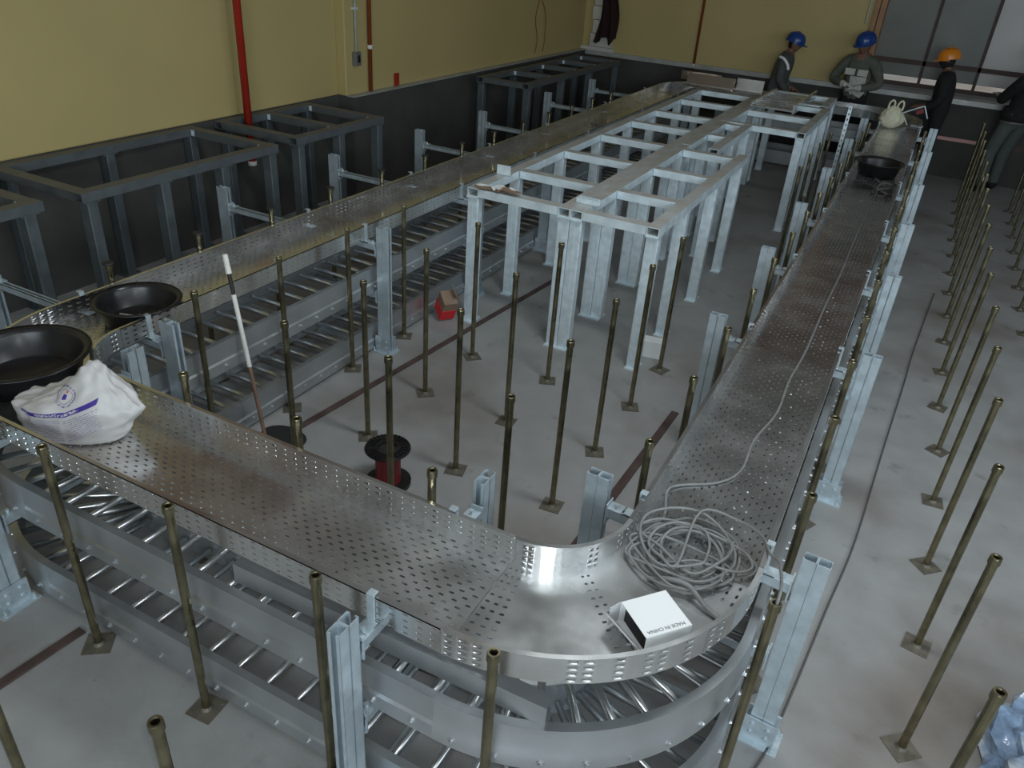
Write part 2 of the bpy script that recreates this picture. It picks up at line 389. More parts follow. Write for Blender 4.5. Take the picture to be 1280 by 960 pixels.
# ------------------------------------------------------------------ cable ladders (two tiers beneath the trays)
LI, LO = .265, .79; HR = .176
CLL = (-1.565, -.955)
def rail_prof(z):   # web with a shallow step, flanges turned inwards (n<0 = inwards)
    return [(0,z+.07),(.007,z+.06),(.007,z+.004),(-.022,z+.004),(-.022,z),(.010,z),(.010,z+.062),(.003,z+.073),(.003,z+HR),(-.028,z+HR),(-.028,z+HR-.004),(0,z+HR-.004)]
RUNG = None
def rung_mesh():
    global RUNG
    if RUNG is None:
        L = LO-LI-.012
        RUNG = MB().tube([(-L/2,0,0),(L/2,0,0)], .0145, 10).mesh('rung', True); RUNG.materials.append(M['bright_rung'])
    return RUNG
def bolts(mb, pts):
    for p, n in pts:
        n = Vector((*n,0)); q = Vector(p)
        mb.tube([q, q+n*.003, q+n*.004, q+n*.011], [.013,.013,.008,.007], 8)
def ladder(label, kind, z, a, b=None, c=None, a0=0, a1=0, nr=None):
    t = thing('cable_ladder', label, 'cable ladder')
    if kind == 's':
        a = Vector((*a,0)); b = Vector((*b,0)); U = (b-a).normalized(); V = Vector((-U.y,U.x,0)); L = (b-a).length; mid = (LO-LI)/2
        t.location = (a+b)/2; o = t.location
        n = round(L/.15)
        for s in (-1,1):
            P = [(((a+V*s*mid-o).x,(a+V*s*mid-o).y),(V.x*s,V.y*s)), (((b+V*s*mid-o).x,(b+V*s*mid-o).y),(V.x*s,V.y*s))]
            rl = MB().sweep(P, rail_prof(z)).build('side_rail', 'ladder_steel', t)
            bm_ = MB(); bolts(bm_, [((a+V*s*(mid+.010)-o+U*((k+.5)*L/n)+Vector((0,0,z+.035))), (V.x*s,V.y*s)) for k in range(n)])
            bo = bm_.build('rung_bolts', 'ladder_steel', rl); bo['kind'] = 'stuff'
        for k in range(n):
            r = obj('rung', rung_mesh(), None, t); r.location = a-o+U*((k+.5)*L/n)+Vector((0,0,z+.035)); r.rotation_euler = (0,0,math.atan2(V.y,V.x))
    else:
        t.location = (c[0],c[1],0); n = nr or 9
        for r, s in ((LI,-1),(LO,1)):
            rl = MB().sweep(arc((0,0), r, a0, a1, 28, s < 0), rail_prof(z)).build('side_rail', 'ladder_steel', t, auto=True)
            if s > 0:
                bm_ = MB(); bolts(bm_, [((math.cos(a0+(a1-a0)*(k+.5)/n)*(r+.010), math.sin(a0+(a1-a0)*(k+.5)/n)*(r+.010), z+.035), (math.cos(a0+(a1-a0)*(k+.5)/n), math.sin(a0+(a1-a0)*(k+.5)/n))) for k in range(n)])
                bo = bm_.build('rung_bolts', 'ladder_steel', rl); bo['kind'] = 'stuff'
        for k in range(n):
            an = a0+(a1-a0)*(k+.5)/n; r = obj('rung', rung_mesh(), None, t)
            r.location = (math.cos(an)*(LI+LO)/2, math.sin(an)*(LI+LO)/2, z+.035); r.rotation_euler = (0,0,an)
    return t
LX = CR[0]+(LI+LO)/2; LXL = CLL[0]-(LI+LO)/2; LY = CR[1]-(LI+LO)/2
for tier, z in (('upper', .445), ('lower', .022)):
    ladder('%s metal cable ladder running beneath the front tray' % tier, 's', z, (CLL[0],LY), (CR[0],LY))
    ladder('%s curved cable ladder beneath the foreground tray corner' % tier, 'a', z, None, c=CR, a0=-PI/2, a1=0)
    ladder('%s curved cable ladder beneath the left tray corner' % tier, 'a', z, None, c=CLL, a0=-PI/2, a1=-PI)
    for k, (y0, y1) in enumerate(((CR[1],2.2),(2.2,5.3),(5.3,YFAR))):
        ladder('%s cable ladder beneath the right-hand tray, %s section' % (tier, ('near','middle','far')[k]), 's', z, (LX,y0), (LX,y1))
        ladder('%s cable ladder beneath the left-hand tray, %s section' % (tier, ('near','middle','far')[k]), 's', z, (LXL,y1), (LXL,y0))
    ladder('%s cable ladder crossing the far end of the room' % tier, 's', z, (CR[0],YFAR+(LI+LO)/2), (CLL[0],YFAR+(LI+LO)/2))

# ------------------------------------------------------------------ strut supports
def strut_mesh(h):  # two C channels back to back, open slots front and back
    mb = MB(); b = .045; d = .044; t = .0035
    for s in (-1, 1):
        x0 = s*.0004; x1 = s*(b+.0004)
        lo, hi = min(x0,x1), max(x0,x1)
        inner, outer = (x0, x1)
        mb.box(min(inner, inner+s*t), max(inner, inner+s*t), -d/2, d/2, 0, h)       # web
        mb.box(lo, hi, -d/2, -d/2+t, 0, h); mb.box(lo, hi, d/2-t, d/2, 0, h)          # flanges
        mb.box(min(outer-s*t, outer), max(outer-s*t, outer), -d/2, -d/2+.012, 0, h)    # lips
        mb.box(min(outer-s*t, outer), max(outer-s*t, outer), d/2-.012, d/2, 0, h)
    return mb
def foot_mesh():
    mb = MB(); mb.box(-.085,.085,-.06,.06,0,.008); mb.box(-.062,.062,-.034,-.026,.008,.12); mb.box(-.062,.062,.026,.034,.008,.12)
    for x in (-.064,.064):
        for y in (-.046,.046): mb.lathe([(.011,.008),(.011,.018),(.006,.018),(.006,.034),(.0001,.034)], 8, (x,y,0))
    for x in (-.03,.03):
        for z in (.045,.09): mb.tube([(x,-.034,z),(x,-.042,z)], .009, 6)
    return mb
_sh = {}
def shared(key, fn, mt):
    if key not in _sh:
        me = fn().mesh(key.split('|')[0]); me.materials.append(M[mt]); _sh[key] = me
    return _sh[key]
def support(label, pA, pB, h=.90, arms=True, tray=(None,None)):
    """trapeze frame: posts at pA and pB joined by three cross arms"""
    A = Vector((*pA,0)); B = Vector((*pB,0)); d = (B-A); L = d.length; rz = math.atan2(d.y, d.x)
    t = thing('strut_support', label, 'support frame', A, rz)
    for x in (0, L):
        p = obj('post', shared('post|%.2f' % h, lambda: strut_mesh(h), 'strut'), None, t); p.location = (x,0,.008)
        f = obj('foot_bracket', shared('foot_bracket', foot_mesh, 'strut'), None, t); f.location = (x,0,0)
    for z in (.741, .396, -.001):
        if z > 0:
            am = MB(); x0, x1 = .052, L-.052; q = .0205
            am.box(x0,x1,-q,q,z,z+.0035); am.box(x0,x1,-q,-q+.0035,z,z+.041); am.box(x0,x1,q-.0035,q,z,z+.041)
            am.box(x0,x1,-q,-q+.011,z+.0375,z+.041); am.box(x0,x1,q-.011,q,z+.0375,z+.041)
            for xx, s in ((x0,1),(x1,-1)):
                am.box(min(xx,xx+s*.006),max(xx,xx+s*.006),-.028,.028,z-.03,z+.062)
                am.box(min(xx,xx+s*.06),max(xx,xx+s*.06),-.026,.026,z+.041,z+.046)
                am.tube([(xx+s*.035,0,z+.046),(xx+s*.035,0,z+.062)], .009, 6)
            am.build('cross_arm', 'strut', t)
        else:
            MB().box(.11, L-.11, -.02, .02, 0, .0205).build('floor_arm', 'strut', t)
    for xx in tray:
        if xx is None: continue
        cm = MB(); cm.box(xx-.004, xx+.004, -.013,.013,.787,.90); cm.box(xx-.022,xx+.004,-.013,.013,.90,.904) if xx > L/2 else cm.box(xx-.004,xx+.022,-.013,.013,.90,.904)
        if xx > L/2: cm.box(xx-.004, xx+.05,-.022,.022,.787,.791)
        else: cm.box(xx-.05, xx+.004,-.022,.022,.787,.791)
        cm.build('hold_down_clip', 'strut', t)
    return t
RS = [-.84, .90, 2.20, 3.47, 4.85, 6.45, 7.95]
for k, y in enumerate(RS):
    if k == 0: support('double-strut support at the foreground corner beside the cable coil', (.483,-.79), (1.28,-.84), tray=(.66-.483-.006, 1.13-.483+.006))
    else: support('double-strut support under the right-hand tray, %s past the corner one' % ORD[k-1], (.483,y+.02), (1.28,y), tray=(.66-.483-.006, 1.13-.483+.006))
LS = [-.80, .93, 2.17, 3.47, 4.71, 6.38, 7.84]
for k, y in enumerate(LS):
    support('wide strut support under the left-hand tray, %s from the near corner' % ORD[k], (-3.16,y), (-1.75,y), tray=(3.16-2.37-.006, 3.16-1.90+.006))
support('strut support under the front tray near the foreground corner', (.125,-1.85), (.125,-1.03), h=.89, tray=(1.85-1.715-.006, 1.85-1.245+.006))
support('strut support under the front tray beside the printed sack', (-1.685,-1.85), (-1.685,-1.065), h=.89, tray=(None, None))

# ------------------------------------------------------------------ floor pedestals on the 600 mm grid
PH = .987
def ped_tube(): return MB().lathe([(.0155,.006),(.0155,PH-.028),(.0105,PH-.028),(.0105,.2),(.0001,.2)], 14)
def ped_head(): return MB().lathe([(.0155,PH-.03),(.0188,PH-.03),(.0195,PH-.026),(.0188,PH-.004),(.0175,PH),(.0120,PH),(.0105,PH-.004),(.0105,PH-.03)], 16, closed=True)
def ped_nut(): return MB().lathe([(.0155,.11),(.017,.112),(.017,.125),(.0155,.127)], 10, closed=True)
def ped_base():
    mb = MB(); mb.box(-.055,.055,-.055,.055,0,.004)
    mb.lathe([(.024,.004),(.0155,.016)], 12)
    for sx in (-1,1):
        for sy in (-1,1): mb.obox(Matrix.Translation((sx*.038,sy*.038,.0048)) @ Matrix.Rotation(.4*sx,4,'Z'), .02,.008,.002)
    return mb
def ped_cap(): return MB().lathe([(.0001,PH+.006),(.028,PH+.006),(.030,PH+.002),(.030,PH-.004),(.0195,PH-.006)], 14)
def pedestal(x, y, label, cap=False, dx=0, dy=0):
    t = thing('floor_pedestal', label, 'pedestal', (x,y,0), random.uniform(-.5,.9), 'threaded floor pedestals on the grid')
    tb = obj('tube', shared('tube|ped', ped_tube, 'zinc_yellow'), None, t)
    obj('head', shared('head|ped', ped_head, 'zinc_yellow'), None, t)
    obj('base_plate', shared('base_plate|ped', ped_base, 'base_plate'), None, t)
    if cap: obj('cap', shared('cap|ped', ped_cap, 'black_rubber'), None, t)
    for p in _sh.values():
        pass
    t.rotation_euler[0] = random.uniform(-.004,.004); t.rotation_euler[1] = random.uniform(-.004,.004)
    return t
J = lambda: random.uniform(-.008,.008)
for me_k in ():
    pass
# open bay between the trays: rows away from the front tray, counted from the left ladder
rows = {0.0: 'second', .6: 'third', 1.2: 'fourth', -.6: 'first'}
for y in (-.6, 0., .6, 1.2):
    for i, x in enumerate((-1.8+.02, -1.2, -.6, 0.)):
        pedestal(x+J()*.5, y+J(), 'brassy pedestal in the open bay, %s row behind front tray, %s from the left ladder' % (rows[y], ORD[i]))
pedestal(0, 1.8, 'brassy pedestal standing beside the small white carton under the centre table')
for i, x in enumerate((-1.8, -1.2, -.6, 0.)):
    xx = x if i else -1.72
    if i == 0: continue
    pedestal(x, -1.2+.002, 'brassy pedestal tight behind the front tray wall, %s from the printed sack' % ORD[i-1])
for i, (x, y) in enumerate(((-1.2,-1.8),(-.6,-1.8),(0.,-1.795),(.575,-1.775))):
    pedestal(x, y-.012, 'brassy pedestal tight before the front tray and ladders, %s from the left' % ORD[i])
pedestal(0, -2.37, 'short-looking brassy pedestal cut by the bottom edge, lower left')
pedestal(-.66, -2.42, 'dull pedestal crossing the bottom left corner of the picture')
for i in range(14):
    y = -.6+.6*i; pedestal(.597-.004*(i > 3), y+J(), 'brassy pedestal along the left flank of the right-hand tray, %s from the corner' % ORD[i])
for i in range(15):
    y = -1.2+.6*i; pedestal(1.198, y+J(), 'brassy pedestal along the right flank of the right-hand tray, %s from the corner' % ORD[i])
for i in range(18):
    y = -1.2+.6*i
    x = (1.785,1.78,1.808,1.815,1.82,1.825)[i] if i < 6 else 1.808
    if abs(y-9.0) < .4: continue
    pedestal(x+J()*.6, y+J(), 'brassy pedestal in the bare-floor column right of the walkway, %s from the camera' % ORD[i])
for i in range(8):
    y = 4.2+.6*i; pedestal(2.4+J(), y+J(), 'thin brassy pedestal in the second column at the right edge, %s from the front' % ORD[i])
for i in range(4):
    y = 7.2+.6*i; pedestal(3.0+J(), y+J(), 'thin brassy pedestal in the third column at the right edge, %s from the front' % ORD[i])
for i in range(13):
    y = -.6+.6*i; pedestal(-2.40, y+J(), 'dark-capped pedestal behind the left-hand tray, %s from the near corner' % ORD[i], cap=True)
for i in range(4):
    y = 4.2+.6*i; pedestal(.30+J(), y+J()+.2, 'brassy pedestal near the far tables and right tray, %s in that short column' % ORD[i])

# ------------------------------------------------------------------ steel stands (equipment tables)
TZ = 1.045; BH = .06; BW = .088
def hollow(mb, x0, x1, y0, y1, z0, z1, axis, t=.006):
    """box section open at both ends along axis"""
    if axis == 'y':
        o = [(x0,z0),(x1,z0),(x1,z1),(x0,z1)]; q = [(x0+t,z0+t),(x1-t,z0+t),(x1-t,z1-t),(x0+t,z1-t)]; P = lambda c,e: (c[0],e,c[1]); e0, e1 = y0, y1
    else:
        o = [(y0,z0),(y1,z0),(y1,z1),(y0,z1)]; q = [(y0+t,z0+t),(y1-t,z0+t),(y1-t,z1-t),(y0+t,z1-t)]; P = lambda c,e: (e,c[0],c[1]); e0, e1 = x0, x1
    vs = [P(c,e) for e in (e0,e1) for c in o] + [P(c,e) for e in (e0,e1) for c in q]
    fs = []
    for k in range(4):
        n = (k+1)%4; fs += [(k,n,4+n,4+k), (8+k,12+k,12+n,8+n), (k,8+k,8+n,n), (4+k,4+n,12+n,12+k)]
    mb.add(vs, fs); return mb
def stand(name, label, x0, x1, y0, y1, cross, legs_l, legs_r, ends=True, zt=TZ, lw=.088, ld=.075, mb_='table_top_zinc', ml='galvanised'):
    t = thing(name, label, 'steel stand', ((x0+x1)/2, y0, 0)); ox, oy = (x0+x1)/2, y0
    for (a, b) in ((x0, x0+BW), (x1-BW, x1)):
        hollow(MB(), a-ox, b-ox, 0, y1-oy, zt-BH, zt, 'y').build('long_beam', mb_, t)
    for y in cross:
        cb = MB().box(x0+BW+.004-ox, x1-BW-.004-ox, y-oy, y-oy+BW, zt-BH+.001, zt-.001).build('cross_beam', mb_, t)
        if y > y0+.01:
            for xx in (x0+BW+.008-ox, x1-BW-.008-ox-.034):
                MB().box(xx, xx+.034, y-oy-.005, y-oy, zt-BH+.006, zt-.006).tube([(xx+.017, y-oy-.005, zt-BH/2),(xx+.017, y-oy-.009, zt-BH/2)], .006, 6).build('angle_cleat', 'galvanised', cb)
    for xc, ly in ((x0+BW/2-ox, legs_l), (x1-BW/2-ox, legs_r)):
        for y in ly:
            lg = MB(); yy = y-oy; hz = zt-BH-.001
            hollow_leg(lg, xc-lw/2, xc+lw/2, yy, yy+ld, .01, hz-.008)
            lo = lg.build('leg', ml, t)
            MB().box(xc-lw/2-.001, xc+lw/2+.001, yy-.035, yy+ld+.035, 0, .01).build('foot_plate', ml, lo)
            MB().box(xc-lw/2-.001, xc+lw/2+.001, yy-.02, yy+ld+.02, hz-.008, hz).build('head_plate', ml, lo)
    return t
def hollow_leg(mb, x0, x1, y0, y1, z0, z1):
    c = .006
    o = [(x0+c,y0),(x1-c,y0),(x1,y0+c),(x1,y1-c),(x1-c,y1),(x0+c,y1),(x0,y1-c),(x0,y0+c)]
    vs = [(a,b,z) for z in (z0,z1) for a,b in o]
    mb.add(vs, [(k,(k+1)%8,8+(k+1)%8,8+k) for k in range(8)]+[tuple(range(8))[::-1], tuple(range(8,16))])
    # welded seam down the middle of the two wide faces
    xm = (x0+x1)/2
    mb.box(xm-.0015, xm+.0015, y0-.0012, y0+.001, z0, z1)
LC = [1.69, 2.33, 3.16, 3.99, 4.82, 5.57, 6.52, 7.40]
stand('steel_stand', 'long galvanised steel stand at the centre, left one, nearest the left-hand tray', -1.57, -.769, 1.69, 7.72, LC, [y+.005 for y in LC], [y+.005 for y in LC])
RC = [1.69, 2.33, 3.15, 3.97]
stand('steel_stand', 'near right galvanised stand at the centre with the open box-section corner facing the camera', -.765, -.135, 1.69, 4.19, RC, [y+.005 for y in RC], [1.70, 2.34, 3.16, 3.98])
stand('steel_stand', 'narrow galvanised stand wedged behind the near right centre stand', -.765, -.42, 4.21, 5.60, [4.80, 5.46], [4.25, 4.82, 5.48], [4.25, 4.82, 5.48])
stand('steel_stand', 'galvanised stand beyond the narrow one, carrying the slatted aluminium piece', -.765, .115, 5.62, 7.42, [5.62, 6.48, 7.30], [6.0, 6.5, 7.31], [5.63, 6.10, 6.6, 7.31])
stand('steel_stand', 'farthest galvanised stand in the centre group near the crossing tray', -.765, .06, 7.50, 8.36, [7.50, 8.26], [7.52, 8.25], [7.52, 7.9, 8.25])
stand('steel_stand', 'dark wall-side steel stand cut by the left edge', -4.285, -3.38, -2.2, -.27, [-.36, -1.4], [-.38, -1.3], [-.40, -1.3], mb_='shaded_beam', ml='shaded_galvanised')
stand('steel_stand', 'dim wall-side steel stand with one long opening, near the red pipe', -4.285, -3.33, -.05, 1.70, [-.05, 1.61], [.02, .8, 1.6], [-.02, .55, 1.1, 1.6], mb_='shaded_beam', ml='shaded_galvanised')
stand('steel_stand', 'dim wall-side steel stand with two square openings', -4.285, -3.36, 1.95, 3.16, [1.95, 2.50, 3.07], [2.0, 2.5, 3.05], [1.97, 2.5, 3.06], mb_='shaded_beam', ml='shaded_galvanised')
stand('steel_stand', 'far wall-side steel stand reaching towards the room corner', -3.95, -3.22, 5.92, 9.05, [5.92, 6.75, 7.6, 8.3, 8.96], [5.95, 6.8, 7.6, 8.9], [5.95, 6.95, 7.9, 8.95], mb_='shaded_beam', ml='shaded_galvanised')

# ------------------------------------------------------------------ flat bars lying on the floor
def flatbar(label, p0, p1, w=.045):
    a = Vector((*p0,0)); b = Vector((*p1,0)); d = (b-a); o = MB().obox(Matrix.Identity(4), d.length, w, .008).build('flat_bar', 'rust_flat', bevel=.002)
    o.location = (a+b)/2+Vector((0,0,.0045)); o.rotation_euler = (0,0,math.atan2(d.y,d.x)); tag(o, label, 'metal bar')
flatbar('rusty brown flat bar on the floor, passing under the left of the bay', (-1.645,-.70), (-1.31,3.0))
flatbar('rusty brown flat bar on the floor in the lower left corner', (-1.36,-2.35), (-1.315,-1.80))
flatbar('rusty brown flat bar on the floor beside the left posts of the right tray', (.23,-.5), (.275,1.3), .05)

# ------------------------------------------------------------------ pipes and fittings on the walls
def pipe(label, pts, r, mt, collars=()):
    t = thing('wall_pipe', label, 'pipe', pts[0]); o = Vector(pts[0])
    MB().tube([Vector(q)-o for q in pts], r, 12).build('pipe', mt, t, smooth=True)
    for z in collars:
        c = Vector(pts[0])-o; MB().lathe([(r,-.02),(r+.006,-.018),(r+.006,.018),(r,.02)], 12, (c.x,c.y,z-o.z)).build('collar', 'paint_white', t, smooth=True)
    return t
pipe('thick bright red pipe dropping down the left wall behind the near stand', [(XL+.17,2.20,.64),(XL+.17,2.20,ZC)], .034, 'red_paint', (.66,))
pipe('thin dark red pipe on the left wall beside the grey switch box', [(XL2+.03,4.03,RZ+.012),(XL2+.03,4.03,ZC)], .021, 'brown_pipe', (1.5,))
pipe('thin dark red pipe on the yellow far wall', [(-2.28,YF-.03,.78),(-2.28,YF-.03,ZC)], .02, 'brown_pipe', (1.03,))
pipe('thin pale conduit on the far wall above the worker with folded arms', [(.03,YF-.02,1.85),(.03,YF-.02,ZC)], .012, 'paint_white')
t = thing('switch_box', 'grey switch box on its metal conduit on the left wall', 'switch box', (XL2,3.81,1.34))
MB().box(0,.05,-.045,.045,0,.13).build('box', 'box_grey', t, bevel=.004)
MB().box(.05,.056,-.012,.022,.03,.1).build('switch', 'black_plastic', t)
MB().tube([(.022,0,.13),(.022,0,ZC-1.36)], .011, 10).build('conduit', 'galvanised', t, smooth=True)
for z in (.52, 1.4): MB().box(0,.036,-.03,.03,z,z+.02).build('clamp', 'galvanised', t)
o = MB().box(0,.012,-.045,.045,0,.13).build('wall_marker', 'red_paint', bevel=.003); o.location = (XL2+.005,4.53,RZ+.013); tag(o, 'small red marker standing on the left wall ledge', 'marker')
# wall wires
for k, (dy, lab) in enumerate(((0,'left of the two thin red wires hanging on the yellow wall'),(.35,'right of the two thin red wires hanging on the yellow wall'))):
    pts = [(XL2+.012, 8.0+dy*(.6+.4*math.sin(i*.35))+.05*math.sin(i*.6+k*2), 1.12+i*.06) for i in range(22)]
    tag(MB().tube(pts, .005, 6).build('hanging_wire', 'brown_pipe'), lab, 'wire')

# ------------------------------------------------------------------ tubs
def tub(label, loc, r, h, mt='black_plastic'):
    t = thing('black_tub', label, 'tub', loc)
    MB().lathe([(.0001,.004),(r*.70,.004),(r*.74,.012),(r*.86,h*.85),(r*.89,h),(r*1.0,h+.004),(r*1.0,h-.006),(r*.90,h-.012),(r*.77,.0),(.0001,0)][::-1], 48).build('shell', mt, t, smooth=True)
    MB().lathe([(r*1.0,h-.006),(r*1.012,h),(r*1.0,h+.006),(r*.985,h)], 48, closed=True).build('rim', mt, t, smooth=True)
    return t
tub('black plastic tub with metal brackets inside, on the left tray', (-2.09,-.70,ZF+.002), .213, .108)
tub('larger black plastic tub in the left tray corner behind the sack', (-1.99,-1.37,ZF+.002), .27, .125)
tub('black tub sitting far down the right-hand tray', (.885,5.48,ZF+.002), .225, .13)
for k, (dx, dy, rz, lab) in enumerate(((-.03,-.05,.3,'small pale angle bracket with a hole inside the black tub'),(.06,-.02,-.5,'small pale angle bracket on edge inside the black tub'))):
    o = MB().box(-.025,.025,-.004,.004,0,.05).box(-.025,.025,-.004,.05,0,.006).build('angle_bracket', 'ledge'); o.location = (-2.07+dx,-.72+dy,ZF+.008); o.rotation_euler = (.25,0,rz); tag(o, lab, 'bracket')

# ------------------------------------------------------------------ printed sack
def sack(loc, rz):
    bm = bmesh.new(); bmesh.ops.create_icosphere(bm, subdivisions=5, radius=1)
    for v in bm.verts:
        p = v.co.copy(); th = math.atan2(p.y,p.x); z = p.z
        zz = (z+1)*.5; q = p.x
        top = max(0, zz-.45)/.55
        rh = math.hypot(p.x,p.y); g = 1.0 if z >= 0 else (1-.10*z*z)/max(rh,.30)
        x = p.x*g*.225*(1-.50*top**1.2); y = p.y*g*.125*(1-.62*top**1.3)
        h = .30*zz
        h -= .15*max(0,zz-.40)*max(0,-q+.12)*1.6           # lower shoulder on the left
        x += .065*top; y += .035*top
        ear = max(0,q-.5)*max(0,1-abs(zz-.38)*2.4); x += .14*ear; h += .03*ear; y *= 1-.5*ear
        n = noise.noise(Vector((p.x*1.8,p.y*1.8,p.z*1.8))); n2 = noise.noise(Vector((p.x*4+3,p.y*4,p.z*4))); n3 = 1-abs(noise.noise(Vector((p.x*2.6+9,p.y*2.6,p.z*2.6))))*2
        k = 1+.07*n+.04*n2+.05*n3
        v.co = Vector((x*k, y*k, max(0,h*(1+.06*n+.05*n2+.05*n3)-.004)))
    me = bpy.data.meshes.new('sack'); bm.to_mesh(me); bm.free()
    for p in me.polygons: p.use_smooth = True
    o = obj('plastic_sack', me, 'sack_print'); o.location = loc; o.rotation_euler = (0,0,rz)
    return o
def sack_material():
    m = bpy.data.materials.new('sack_print'); m.use_nodes = True; nt = m.node_tree; N = nt.nodes; L = nt.links; b = N['Principled BSDF']
    b.inputs['Roughness'].default_value = .42
    tc = N.new('ShaderNodeTexCoord'); sp = N.new('ShaderNodeSeparateXYZ'); L.new(tc.outputs['Object'], sp.inputs[0])
    def mth(op, a, c=None, d=None):
        n = N.new('ShaderNodeMath'); n.operation = op
        for i, q in enumerate((a,c,d)):
            if q is None: continue
            if isinstance(q, (int,float)): n.inputs[i].default_value = q
            else: L.new(q, n.inputs[i])
        return n.outputs[0]
    X, Y, Z = sp.outputs
    band = lambda v, lo, hi: mth('MULTIPLY', mth('GREATER_THAN', v, lo), mth('LESS_THAN', v, hi))
    front = mth('LESS_THAN', Y, -.01)
    # the printed band: a shallow V
    zz = mth('SUBTRACT', Z, mth('ADD', mth('MULTIPLY', X, .10), mth('MULTIPLY', mth('MAXIMUM', mth('SUBTRACT', X, .05), 0), .35)))
    bar = mth('MULTIPLY', band(zz, .126, .144), band(X, -.15, .16))
    nz = N.new('ShaderNodeTexNoise'); nz.inputs['Scale'].default_value = 150; L.new(tc.outputs['Object'], nz.inputs[0])
    gap = mth('MULTIPLY', band(X, -.07, .10), mth('MULTIPLY', band(zz, .130, .140), mth('GREATER_THAN', nz.outputs[0], .5)))
    bar = mth('MULTIPLY', bar, mth('SUBTRACT', 1, gap))
    # small text lines below
    ln = mth('GREATER_THAN', mth('SINE', mth('MULTIPLY', zz, 700)), .35)
    txt = mth('MULTIPLY', mth('MULTIPLY', ln, band(zz, .012, .116)), mth('MULTIPLY', band(X, -.15, .17), mth('GREATER_THAN', nz.outputs[0], .42)))
    txt = mth('MULTIPLY', txt, mth('SUBTRACT', 1, band(X, .025, .04)))
    # round emblem above
    dx = mth('SUBTRACT', X, .035); dz = mth('SUBTRACT', Z, .195)
    rr = mth('SQRT', mth('ADD', mth('MULTIPLY', dx, dx), mth('MULTIPLY', mth('MULTIPLY', dz, dz), 1.6)))
    ring = mth('MULTIPLY', band(rr, .034, .041), mth('GREATER_THAN', nz.outputs[0], .48))
    ring2 = band(rr, .025, .0275)
    core = mth('MULTIPLY', band(dx, -.009, .006), band(dz, -.008, .006))
    ink = mth('MULTIPLY', front, mth('MINIMUM', 1, mth('ADD', mth('ADD', bar, mth('MULTIPLY', txt, .55)), mth('ADD', mth('MULTIPLY', ring, .75), mth('ADD', mth('MULTIPLY', ring2, .6), core)))))
    red = mth('MULTIPLY', front, mth('LESS_THAN', mth('SQRT', mth('ADD', mth('POWER', mth('SUBTRACT', dx, .004), 2), mth('POWER', mth('SUBTRACT', dz, .014), 2))), .004))
    mx = N.new('ShaderNodeMix'); mx.data_type = 'RGBA'; L.new(ink, mx.inputs[0]); mx.inputs[6].default_value = (.50,.485,.475,1); mx.inputs[7].default_value = (.055,.03,.24,1)
    m2 = N.new('ShaderNodeMix'); m2.data_type = 'RGBA'; L.new(red, m2.inputs[0]); L.new(mx.outputs[2], m2.inputs[6]); m2.inputs[7].default_value = (.5,.05,.04,1)
    L.new(m2.outputs[2], b.inputs['Base Color']); M['sack_print'] = m
sack_material()
tag(sack((-1.475,-1.51,ZF+.003), math.radians(20)), 'crumpled white plastic sack with purple printing on the front tray', 'plastic sack')

# ------------------------------------------------------------------ small carton with upside-down print
def carton(loc, rz):
    t = thing('small_carton', 'small white carton lying open on the foreground tray corner', 'carton', loc, rz)
    w, d, h = .16, .152, .088
    mb = MB(); th = .003
    mb.box(-w/2, w/2, d/2-th, d/2, 0, h); mb.box(-w/2, w/2, -d/2, -d/2+th, 0, h)
    mb.box(-w/2, w/2, -d/2, d/2, h-th, h); mb.box(-w/2, w/2, -d/2, d/2, 0, th); mb.box(w/2-th, w/2, -d/2, d/2, 0, h)
    mb.build('shell', 'white_card', t, bevel=.0015)
    MB().box(-w/2+.02, -w/2+.022, -d/2+.004, d/2-.004, .004, h-.004).build('inside', 'black_rubber', t)
    f = MB().obox(Matrix.Translation((-w/2-.026,-.012,.045)) @ Matrix.Rotation(math.radians(-38),4,'Y') @ Matrix.Rotation(.12,4,'Z'), .003, d*.95, .085).build('flap', 'card_grey', t)
    MB().obox(Matrix.Translation((-w/2-.022,d/2-.006,.05)) @ Matrix.Rotation(math.radians(14),4,'Z'), .045, .003, .075).build('flap', 'card_grey', t)
    tx = bpy.data.curves.new('printed_text', 'FONT'); tx.body = 'MADE IN CHINA'; tx.size = .0175; tx.extrude = .0002; tx.align_x = 'CENTER'
    to = bpy.data.objects.new('printed_text', tx); col.objects.link(to); tx.materials.append(M['ink'])
    to.parent = t; to.location = (-.002, -d/2+.022, h+.0003); to.rotation_euler = (0,0,PI)
    dg = bpy.context.evaluated_depsgraph_get(); me = bpy.data.meshes.new_from_object(to.evaluated_get(dg))
    to2 = bpy.data.objects.new('printed_text', me); col.objects.link(to2); to2.parent = t; to2.location = to.location; to2.rotation_euler = to.rotation_euler
    bpy.data.objects.remove(to); to2.name = 'printed_text'
    return t
carton((.886,-1.318,ZF+.002), math.radians(50))

